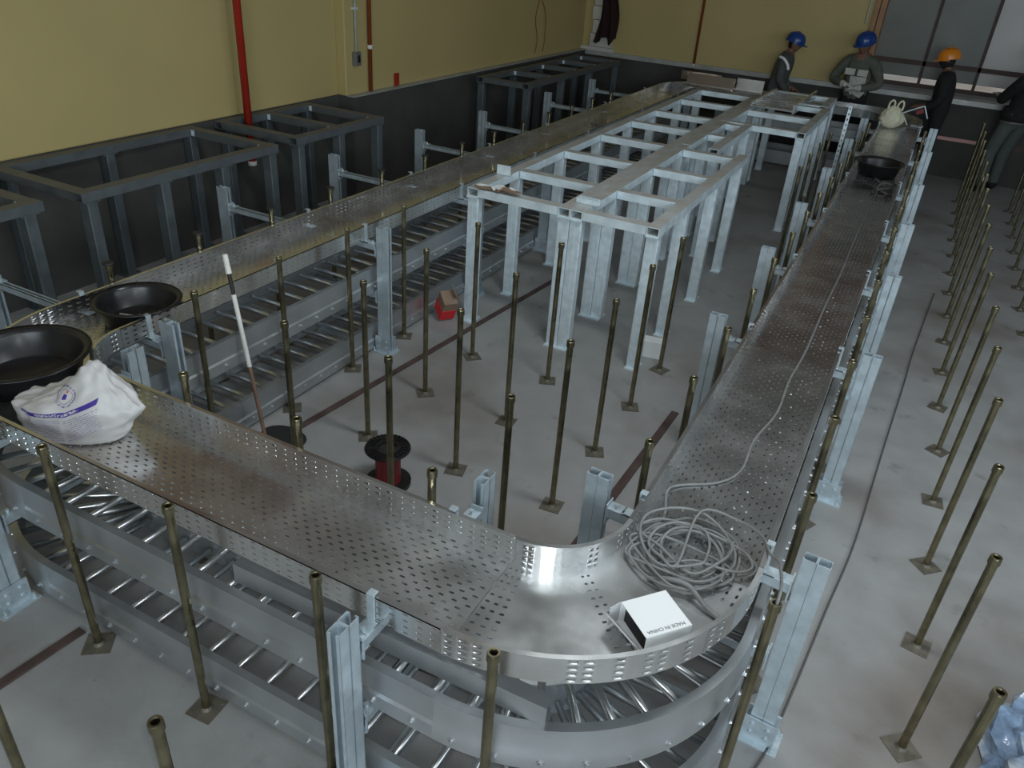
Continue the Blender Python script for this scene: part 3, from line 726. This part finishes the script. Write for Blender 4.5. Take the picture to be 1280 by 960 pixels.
# ------------------------------------------------------------------ grey cable: coil on the corner and the run along the right tray
def smooth_path(pts, n=8):
    out = []; P = [Vector(q) for q in pts]
    for i in range(len(P)-1):
        a = P[max(i-1,0)]; b = P[i]; c = P[i+1]; d = P[min(i+2,len(P)-1)]
        for k in range(n):
            t = k/n
            out.append(.5*((2*b)+(c-a)*t+(2*a-5*b+4*c-d)*t*t+(3*b-a-3*c+d)*t**3))
    out.append(P[-1]); return out
cz = ZF+.007
cc = (.875,-.93)
pts = [(.96,5.0,cz+.03),(.955,4.2,cz),(.95,3.2,cz),(.962,2.4,cz),(.955,1.7,cz),(.96,1.0,cz),(.945,.6,cz),(.955,.25,cz),(.915,-.05,cz),(.92,-.30,cz),(.86,-.44,cz),(.735,-.54,cz),(.705,-.62,cz+.01)]
random.seed(21)
for k in range(10*10):
    a = 2.4+k*2*PI/10; lay = k//10
    rx = .155+.055*math.sin(lay*1.9+.5)+.012*math.sin(k*1.7); ry = .13+.045*math.cos(lay*2.3)
    ox = .035*math.sin(lay*1.3); oy = .05*math.sin(lay*.9+1)
    x = cc[0]+ox+rx*math.cos(a+lay*.35); y = cc[1]+oy+ry*math.sin(a+lay*.35)
    x = max(.69, min(1.10, x))
    pts.append((x, y, cz+.0035*lay+.012*abs(math.sin(k*1.1))))
pts += [(.86,-.72,cz+.05),(1.0,-.70,cz+.05),(1.09,-.78,cz+.08),(1.135,-.90,ZR+.022),(1.168,-.97,.95),(1.188,-1.08,.985),(1.1975,-1.165,1.01),(1.1985,-1.198,.995),(1.1985,-1.20,.93)]
tag(MB().tube(smooth_path(pts, 5), .0052, 7).build('coiled_cable', 'cable_grey', smooth=True), 'thin grey cable coiled loosely on the foreground tray corner', 'cable')
p2 = [(.80,-1.10,cz),(.86,-1.10,cz+.03),(.93,-1.10,cz+.035),(1.00,-1.135,cz+.01),(1.065,-1.16,cz)]
tag(MB().tube(smooth_path(p2, 8), .0085, 8).build('cable_end', 'cable_grey', smooth=True), 'thicker pale cable end reaching past the carton to the tray wall', 'cable')
random.seed(5)
pts = [(1.0+.10*math.sin(k*1.9)*(.4+.6*random.random())*1.0, 4.85+.22*math.cos(k*1.3)*random.random(), cz+.09*abs(math.sin(k*.7))*random.random()) for k in range(46)]
tag(MB().tube(smooth_path(pts, 4), .007, 6).build('cable_bundle', 'cable_dark', smooth=True), 'tangled dark cable bundle leaning against the far black tub', 'cable')
pts = [(1.69,4.7,.006),(1.60,3.3,.006),(1.57,2.6,.006),(1.52,1.6,.006),(1.485,.8,.006),(1.46,.42,.006),(1.415,.0,.006),(1.365,-.53,.006),(1.33,-.85,.006),(1.30,-1.0,.006),(1.25,-1.15,.006)]
tag(MB().tube(smooth_path(pts, 8), .005, 6).build('floor_wire', 'cable_dark', smooth=True), 'thin dark wire trailing along the walkway floor at right', 'wire')

# ------------------------------------------------------------------ reel, pole, boxes, loose metal
def reel(loc):
    t = thing('cable_reel', 'small reel with red drum and ribbed black flange on the bay floor', 'reel', loc)
    MB().lathe([(.0001,.02),(.062,.02),(.062,.20),(.0001,.20)], 24).build('drum', 'dark_red', t, smooth=False)
    MB().lathe([(.0001,0),(.112,0),(.112,.02),(.0001,.02)], 32).build('flange', 'black_plastic', t)
    top = MB().lathe([(.040,.205),(.055,.20),(.108,.20),(.112,.207),(.108,.215),(.060,.217),(.042,.214)], 40, closed=True).build('flange', 'black_plastic', t)
    MB().disc(.045,.2045,24).build('hub', 'black_rubber', t)
    rm = MB()
    for k in range(28):
        a = 2*PI*k/28; rm.obox(Matrix.Rotation(a,4,'Z') @ Matrix.Translation((.083,0,.218)), .040,.005,.006)
    rm.build('ribs', 'black_plastic', top)
    return t
o = reel((-.845,-.30,0)); o.scale = (1.1,1.1,1.1)
o = MB(); o.lathe([(.0001,0),(.13,0),(.135,.006),(.13,.012),(.0001,.012)], 24)
o = o.build('rubber_disc', 'black_rubber'); o.location = (-1.60,-.28,0); o.scale = (1.1,.75,1); tag(o, 'flat black rubber disc on the floor behind the front tray', 'disc')
# paint pole leaning on the left tray
A = Vector((-1.66,-.36,0)); B = Vector((-1.882,-.29,1.065)); D = (B-A)
t = thing('paint_pole', 'long pole with white-painted top and black grip leaning against the left tray', 'pole', A)
def seg(n, a, b, r, mt, r1=None): return MB().tube([D*a, D*b], [r, r1 or r], 12).build(n, mt, t, smooth=False)
seg('shaft', 0, .42, .011, 'wood_pole'); seg('painted_shaft', .42, .80, .0125, 'paint_white'); seg('grip', .80, .905, .011, 'black_rubber'); seg('tip', .905, 1.0, .016, 'paint_white', .014)
# red box
t = thing('red_box', 'open cardboard box with bright red side standing by the left ladder', 'box', (-1.665,1.60,0), math.radians(-38))
R = Matrix.Translation((0,0,.135)) @ Matrix.Rotation(math.radians(32),4,'Y')
MB().obox(R, .13,.11,.20).build('body', 'cardboard', t, bevel=.003)
MB().obox(R @ Matrix.Translation((0,-.057,-.045)), .134,.004,.11).build('red_panel', 'bright_red', t)
MB().obox(R @ Matrix.Translation((.067,0,-.045)), .004,.118,.11).build('red_panel', 'bright_red', t)
MB().obox(R @ Matrix.Translation((-.02,.05,.13)) @ Matrix.Rotation(.5,4,'X'), .09,.004,.09).build('flap', 'cardboard', t)
# white carton under table
o = MB().box(-.075,.075,-.05,.05,0,.13).build('white_carton', 'white_card', bevel=.003); o.location = (-.125,1.985,0); o.rotation_euler = (0,0,.15); tag(o, 'plain white carton on the floor under the near right stand', 'carton')
# loose channel under front tray
o = MB().box(-.59,.59,-.004,0,0,.08).box(-.59,.59,0,.05,0,.004).box(-.59,.59,0,.05,.076,.08).build('loose_channel', 'ladder_steel'); o.location = (.11,-1.675,.4455+HR); o.rotation_euler = (0,0,math.radians(1.6)); tag(o, 'loose metal channel lying on the upper ladder beneath front tray', 'metal channel')
# bits on the centre stand
o = MB().box(0,.16,0,.004,0,.04).box(0,.16,.046,.05,0,.04).box(0,.16,0,.05,0,.004).build('channel_offcut', 'galvanised'); o.location = (-.80,1.86,TZ+.001); o.rotation_euler = (0,0,-.05); tag(o, 'short channel offcut on the front of the centre stand', 'metal offcut')
o = MB().box(0,.11,0,.004,0,.075).box(0,.11,0,.06,0,.004).build('angle_offcut', 'galvanised'); o.location = (-1.57,2.12,TZ+.001); o.rotation_euler = (0,0,.1); tag(o, 'upright angle offcut on the left edge of centre stand', 'metal offcut')
random.seed(3)
for k in range(9):
    n = 6; mb = MB(); vs = []
    for i in range(n):
        a = 2*PI*i/n; r = random.uniform(.02,.055); vs.append((r*1.7*math.cos(a), r*.8*math.sin(a), random.uniform(.002,.014)))
    mb.add(vs+[(v[0],v[1],v[2]+.002) for v in vs], [tuple(range(n))[::-1], tuple(range(n,2*n))]+[(i,(i+1)%n,n+(i+1)%n,n+i) for i in range(n)])
    mt, nm_ = (('cardboard','brown'),('white_card','white'),('cardboard','brown'))[k%3]
    o = mb.build('paper_scrap', mt); o.location = (-1.50+.035*k, 1.735+.03*math.sin(k*2.1), TZ+.001+.002*k); o.rotation_euler = (0,0,k*.4)
    tag(o, 'torn %s paper scrap on the near left corner of centre stand, %s from the left' % (nm_, ORD[k]), 'paper scrap', 'paper scraps on the centre stand')
# far aluminium pieces resting on the stands
def bent_tray(label, loc, rz, w, d, h, tilt, mt):
    t = thing('aluminium_piece', label, 'metal piece', loc, rz)
    R = Matrix.Rotation(tilt,4,'X')
    MB().obox(R @ Matrix.Translation((0,0,h/2)), w, .004, h).build('face', mt, t)
    for k in range(3): MB().obox(R @ Matrix.Translation((0,-.03-.045*k,.012)), w, .022, .012).build('slat', 'tray_steel', t)
    return t
bent_tray('shiny slatted aluminium piece at the far left end of centre stand', (-1.42,7.50,TZ+.004), -.03, .62, .3, .17, -.35, 'bronze_sheet')
bent_tray('bright perforated aluminium plate beside the slatted far piece', (-.94,7.62,TZ+.004), .03, .34, .3, .17, -.3, 'tray_steel')
t = thing('slatted_panel', 'slatted aluminium panel lying on a far centre stand', 'metal panel', (-.44,6.75,TZ+.003), -.02)
for k in range(9): MB().obox(Matrix.Translation((0,k*.15-.05,.02)), .46,.05,.02).build('slat', 'tray_steel', t)
for x in (-.245,.245): MB().box(x-.012,x+.012,-.12,1.25,0,.10 if x > 0 else .06).build('side_rail', 'tray_steel', t)
MB().add([(.26,.1,.0),(.40,.1,.0),(.34,1.0,.16),(.26,1.0,.20),(.26,.1,.005),(.40,.1,.005),(.34,1.0,.165),(.26,1.0,.205)], [(0,3,2,1),(4,5,6,7),(0,1,5,4),(1,2,6,5),(2,3,7,6),(3,0,4,7)])
bp = MB().box(0,.6,0,.006,0,.12); o = bp.build('bronze_strip', 'bronze_sheet'); o.location = (-2.28,8.62+.55,ZR+.004); tag(o, 'upright brownish strip at the far left tray corner', 'metal strip')
# angle hanging with perforations near far ladder
mb = MB(); mb.perf(lambda u,v: Vector((v*.04,0,u*.06)), 19, 1, .45,.35, False, None, lip=(0,.003,0))
o = mb.build('slotted_angle', 'galvanised'); o.location = (.32,7.1,.0); o.rotation_euler = (math.radians(-8),0,0); tag(o, 'slotted steel angle standing among the far supports', 'steel angle')
# cream carrier bag on the tray end
bm = bmesh.new(); bmesh.ops.create_icosphere(bm, subdivisions=4, radius=1)
for v in bm.verts:
    p = v.co; z = (p.z+1)/2; n = noise.noise(p*2.5)
    tpr = 1-.45*max(0,z-.35)
    v.co = Vector((p.x*.15*tpr*(1+.15*n), p.y*.10*tpr*(1+.15*n), z*.27*(1+.06*n)))
me = bpy.data.meshes.new('body'); bm.to_mesh(me); bm.free()
for p in me.polygons: p.use_smooth = True
t = thing('carrier_bag', 'cream plastic carrier bag standing at the far end of right tray', 'bag', (.77,8.25,ZF+.002), .2)
obj('body', me, 'bag_cream', t)
for dx in (-.045,.06):
    MB().tube(smooth_path([(dx-.03,0,.22),(dx-.025,0,.30),(dx+.01,0,.335),(dx+.035,0,.30),(dx+.03,0,.22)],6), .012, 8).build('handle', 'bag_cream', t, smooth=True)
# folding stool frame
t = thing('folding_stool', 'folded tubular stool frame on the far end of right tray', 'stool', (1.0,8.62,ZF))
tb = lambda pts: MB().tube(smooth_path(pts,5), .009, 8).build('tube_frame', 'galvanised', t, smooth=True)
tb([(-.04,0,.01),(-.13,0,.14),(-.125,.0,.155),(.08,0,.26),(.10,0,.255),(.17,0,.12)]); tb([(.0,.05,.008),(.15,.05,.012)])
MB().obox(Matrix.Translation((.06,.01,.19)) @ Matrix.Rotation(-.45,4,'Y'), .09,.01,.05).build('seat_cloth', 'dark_red', t)
# pink tape on plinth
o = MB().box(1.32,1.86,YF-.028,YF-.0205,.50,.545).build('barrier_tape', 'pink_tape'); tag(o, 'pink and white tape along the dark far plinth', 'tape')
o = MB().box(2.2,3.2,YF-.028,YF-.0205,.49,.56).build('barrier_tape', 'rust_rail'); tag(o, 'dark red tape along the far plinth behind the rightmost worker', 'tape')
# crumpled film bag, lower right, and floor stain
bm = bmesh.new(); bmesh.ops.create_icosphere(bm, subdivisions=4, radius=1)
for v in bm.verts:
    p = v.co.copy(); n = noise.noise(p*2.3); n2 = noise.noise(p*6)
    v.co = Vector((p.x*.24*(1+.3*n+.12*n2), p.y*.30*(1+.3*n+.12*n2), max(0,(p.z+.35)*.16*(1+.4*n+.2*n2))))
me = bpy.data.meshes.new('film'); bm.to_mesh(me); bm.free()
o = obj('plastic_film', me, 'blue_film'); o.location = (2.30,-.45,0); tag(o, 'crumpled bluish plastic film in the lower right corner', 'plastic film')

# ------------------------------------------------------------------ hanging jacket
bm = bmesh.new(); bmesh.ops.create_grid(bm, x_segments=24, y_segments=40, size=.5)
for v in bm.verts:
    u = v.co.x+.5; z = v.co.y+.5     # z: 0 bottom, 1 top
    half = .055+.12*(1-z)**.8
    x = (u-.5)*2*half+.03*math.sin(z*5)
    low = .10*max(0,math.sin(u*9+1))*(1-z)
    v.co = Vector((x, .03*math.sin(u*14+z*3)*(1.2-z*.6)-.02, (z*.95)-low-.03*(1-z)))
me = bpy.data.meshes.new('jacket'); bm.to_mesh(me); bm.free()
for p in me.polygons: p.use_smooth = True
t = thing('hanging_jacket', 'dark maroon jacket hanging on the block pier in far corner', 'jacket', (-3.75,YF-.15,1.30))
jo = obj('cloth', me, 'maroon_cloth', t); sm = jo.modifiers.new('thick','SOLIDIFY'); sm.thickness = .03
MB().obox(Matrix.Translation((.0,-.055,.55)) @ Matrix.Rotation(.3,4,'Y'), .07,.012,.03).build('tag', 'paint_white', t)

# ------------------------------------------------------------------ people
def person(label, loc, rz, height, J_, cloth, trousers, shell, arms, lean=0.0, hands='skin', head_yaw=0.0, head_pitch=0.0, face_cover=False):
    """local frame: facing -Y, X to the figure's left as seen from the front is +X; arms: dict side -> (elbow, wrist, fingertip direction)"""
    s = height/1.75
    t = thing('person', label, 'person', loc, rz)
    V = {}; E = []; Rr = {}; B = {}
    def add(n, p, r, par=None, bone='torso'):
        V[n] = Vector(p)*s; Rr[n] = r*s if not isinstance(r, tuple) else (r[0]*s, r[1]*s); B[n] = bone
        if par: E.append((par, n))
    L = lambda z: -lean*max(0,z-.92)
    add('pelvis', (0,0,.93), .145, None, 'trousers'); add('belly', (0,L(1.10),1.10), .17, 'pelvis'); add('chest', (0,L(1.30),1.30), .185, 'belly')
    add('neckbase', (0,L(1.44),1.44), .10, 'chest'); add('neck', (0,L(1.53)-.01,1.53), .055, 'neckbase', 'skin'); add('skull', (0,L(1.60)-.02,1.60), .055, 'neck', 'skin')
    for sd, q in (('l',1),('r',-1)):
        add('sh'+sd, (q*.19,L(1.42),1.41), .092, 'neckbase'); el, wr, fd = arms[sd]
        add('el'+sd, el, .07, 'sh'+sd); add('wr'+sd, wr, .05, 'el'+sd)
        fd = Vector(fd).normalized(); w_ = Vector(wr); pl = w_+fd*.07
        add('pm'+sd, pl, .034, 'wr'+sd, 'hand')
        side = fd.cross(Vector((0,0,1)));
        if side.length < .2: side = Vector((1,0,0))
        side.normalize(); nrm = side.cross(fd)
        for k in range(4):
            o_ = side*((k-1.5)*.021); ln = (.062,.072,.068,.054)[k]
            add('f%d%s' % (k,sd), pl+o_+fd*.045, .0105, 'pm'+sd, 'hand'); add('g%d%s' % (k,sd), pl+o_+fd*(.04+ln)-nrm*.02, .0095, 'f%d%s' % (k,sd), 'hand')
        add('t0'+sd, w_+fd*.045+side*.05, .012, 'pm'+sd, 'hand'); add('t1'+sd, w_+fd*.085+side*.062-nrm*.015, .0105, 't0'+sd, 'hand')
        add('hip'+sd, (q*.095,0,.88), .10, 'pelvis', 'trousers'); kn = J_.get('kn'+sd, (q*.105,-.02,.49)); an = J_.get('an'+sd, (q*.11,.03,.09)); 
        add('kn'+sd, kn, .085, 'hip'+sd, 'trousers'); add('an'+sd, an, .062, 'kn'+sd, 'trousers')
        add('hl'+sd, (an[0],an[1]+.02,.045), .045, 'an'+sd, 'shoe'); add('to'+sd, (an[0]+q*.02,an[1]-.16,.04), .042, 'hl'+sd, 'shoe')
    names = list(V); idx = {n:i for i,n in enumerate(names)}
    bm = bmesh.new(); lay = bm.verts.layers.skin.verify()
    for n in names:
        v = bm.verts.new(V[n]); r = Rr[n]; v[lay].radius = (r,r)
        if n in ('chest','belly','pelvis'): v[lay].radius = (r*1.15, r*.85)
    bm.verts.ensure_lookup_table(); bm.verts[0][lay].use_root = True
    for a,b in E: bm.edges.new((bm.verts[idx[a]], bm.verts[idx[b]]))
    me = bpy.data.meshes.new('skeleton'); bm.to_mesh(me); bm.free()
    tmp = bpy.data.objects.new('tmp', me); col.objects.link(tmp)
    sk = tmp.modifiers.new('skin','SKIN'); sk.use_smooth_shade = True
    sb = tmp.modifiers.new('sub','SUBSURF'); sb.levels = 2; sb.render_levels = 2
    dg = bpy.context.evaluated_depsgraph_get(); body = bpy.data.meshes.new_from_object(tmp.evaluated_get(dg)); bpy.data.objects.remove(tmp)
    body.name = 'body'; body.materials.clear()
    mats = [cloth, trousers, 'skin', hands, 'black_cloth', 'hair']
    for q in mats: body.materials.append(M[q])
    mi = {'torso':0,'trousers':1,'skin':2,'hand':3,'shoe':4}
    segs = [(V[a],V[b],B[b]) for a,b in E]
    for p in body.polygons:
        c = p.center; best = 9; bb = 'torso'
        for a,b,n in segs:
            d = b-a; k = max(0,min(1,(c-a).dot(d)/max(1e-9,d.length_squared))); dist = (a+d*k-c).length
            if dist < best-1e-6: best = dist; bb = n
        p.material_index = mi[bb]; p.use_smooth = True
    # head joined to the same mesh
    bm = bmesh.new(); bm.from_mesh(body)
    HC = Vector((0, L(1.62)-.035, 1.635))*s; HR_ = Matrix.Translation(HC) @ Matrix.Rotation(head_yaw,4,'Z') @ Matrix.Rotation(head_pitch,4,'X')
    ret = bmesh.ops.create_uvsphere(bm, u_segments=24, v_segments=18, radius=1)
    for v in ret['verts']:
        p = v.co.copy(); x, y, z = p.x*.08, p.y*.10, p.z*.12
        if z < 0: x *= 1-.25*(-z/.115); y = y*(1-.10*(-z/.115)) 
        if y < -.06 and abs(x) < .024: 
            nz_ = max(0,1-abs(z+.012)/.032); y -= .022*nz_*(1-abs(x)/.024)        # nose
        if y < -.05 and abs(abs(x)-.03) < .016 and abs(z-.022) < .014: y += .010           # eye sockets
        if y < -.05 and abs(x) < .03 and abs(z+.058) < .008: y += .005                      # mouth line
        if abs(p.x) > .93 and abs(z) < .035: x *= 1.16                                     # ears
        v.co = HR_ @ (Vector((x,y,z))*s)
    hf = set(f for v in ret['verts'] for f in v.link_faces)
    for f in hf:
        f.smooth = True; c = HR_.inverted() @ f.calc_center_median(); c /= s
        f.material_index = 2
        if c.y > .02 and c.z > -.06: f.material_index = 5
        if face_cover and c.z < -.0 : f.material_index = 4
        if c.y < -.06 and abs(abs(c.x)-.03) < .010 and abs(c.z-.024) < .009: f.material_index = 5
    bm.to_mesh(body); bm.free()
    o = obj('body', body, None, t)
    # hard hat with brim and ridge
    if shell:
        hm = MB(); prof = [(.112,.0),(.112,.02),(.108,.055),(.094,.09),(.065,.116),(.03,.128),(.0001,.130)]
        vs = []; n = 28
        for r_, z in prof:
            for k in range(n):
                a = 2*PI*k/n; y = math.sin(a)*r_*1.15; vs.append((math.cos(a)*r_*.97, y, z))
        fs = [(i*n+k, i*n+(k+1)%n, (i+1)*n+(k+1)%n, (i+1)*n+k) for i in range(len(prof)-1) for k in range(n)]
        hm.add(vs, fs)
        ho = hm.build('hard_hat', shell, t, smooth=True)
        HM = HR_ @ Matrix.Translation((0,.008,.028*s)) @ Matrix.Rotation(.08,4,'X') @ Matrix.Scale(s*1.16,4)
        ho.matrix_local = HM
        br = MB(); vs = []
        for k in range(17):
            a = PI+PI*k/16; 
            vs += [(math.cos(a)*.109, math.sin(a)*.126, .006), (math.cos(a)*.112, math.sin(a)*.126-.055*abs(math.sin(a))**1.5, -.006)]
        br.add(vs+[(x,y,z-.004) for x,y,z in vs], [(2*k,2*k+2,2*k+3,2*k+1) for k in range(16)]+[(34+2*k,34+2*k+1,34+2*k+3,34+2*k+2) for k in range(16)]+[(2*k+1,2*k+3,34+2*k+3,34+2*k+1) for k in range(16)])
        br.build('brim', shell, ho, smooth=True)
        MB().tube([(0,-.11,.055),(0,-.075,.105),(0,0,.131),(0,.075,.105),(0,.11,.055)], .009, 8).build('ridge', shell, ho, smooth=True)
    return t, s
rad = math.radians
PY = 9.50
# facing +x is rz = +90 deg (local -Y -> +X)
t, s = person('worker in blue hard hat and grey jacket with reflective shoulder strip', (-.95,PY,0), rad(90), 1.62, {}, 'grey_cloth', 'trouser_grey', 'navy_shell',
    {'l': ((.21,-.02,1.16),(.20,-.20,.98),(-.1,-1,-.2)), 'r': ((-.235,-.08,1.14),(-.21,-.24,.95),(0,-1,-.3))}, lean=.18, head_pitch=.12)
MB().tube(smooth_path([(-.252,-.175,1.20),(-.262,-.15,1.27),(-.258,-.085,1.335),(-.225,-.02,1.35)],6), .02, 8).build('reflective_strip', 'reflective', t, smooth=True)
t, s = person('worker in blue hard hat facing the camera with gloved hands folded', (.16,PY,0), rad(-10), 1.73, {}, 'olive_cloth', 'black_cloth', 'navy_shell',
    {'l': ((.33,-.10,1.15),(.13,-.27,1.10),(-1,-.15,-.05)), 'r': ((-.34,-.10,1.15),(-.15,-.26,1.13),(1,-.15,-.1))}, lean=.15, hands='glove', head_yaw=rad(-22), head_pitch=.15)
for dx in (-.085,.085): MB().obox(Matrix.Translation((dx,-.215,1.275)) @ Matrix.Rotation(-.1,4,'X'), .135,.012,.085).build('chest_patch', 'glove', t, bevel=.004)
t, s = person('worker in orange hard hat and black jacket in profile', (1.29,PY-.05,0), rad(-90), 1.64, {}, 'black_cloth', 'black_cloth', 'orange_shell',
    {'l': ((.23,-.04,1.13),(.20,-.22,1.0),(-.2,-1,.1)), 'r': ((-.23,-.02,1.13),(-.2,-.2,.98),(.2,-1,.1))}, lean=.10, head_pitch=.1, face_cover=True)
t, s = person('worker in black jacket and grey trousers cut by the right edge', (2.19,PY-.12,0), rad(-150), 1.78,
    {'knl':(.16,-.05,.49),'anl':(.22,.10,.09),'knr':(-.06,-.10,.50),'anr':(-.06,-.08,.09)}, 'black_cloth', 'trouser_grey', 'orange_shell',
    {'l': ((.22,-.10,1.14),(.10,-.28,1.16),(0,-1,.2)), 'r': ((-.24,.10,1.15),(-.22,-.14,1.10),(.1,-1,.1))}, lean=-.34, hands='glove')
MB().sweep([((math.cos(a)*.185,math.sin(a)*.15),(math.cos(a),math.sin(a))) for a in [2*PI*k/24 for k in range(25)]], [(0,.90),(.006,.90),(.006,.94),(0,.94)], caps=False).build('belt', 'box_grey', t, smooth=True)
MB().sweep([((math.cos(a)*.20,math.sin(a)*.165+.02),(math.cos(a),math.sin(a))) for a in [2*PI*k/24 for k in range(25)]], [(0,.935),(.008,.935),(.0,1.10),(-.01,1.10)], caps=False).build('jacket_hem', 'black_cloth', t, smooth=True)
o = MB().obox(Matrix.Translation((.225,.168,.20)), .07,.012,.06).build('reflective_patch', 'reflective', t)
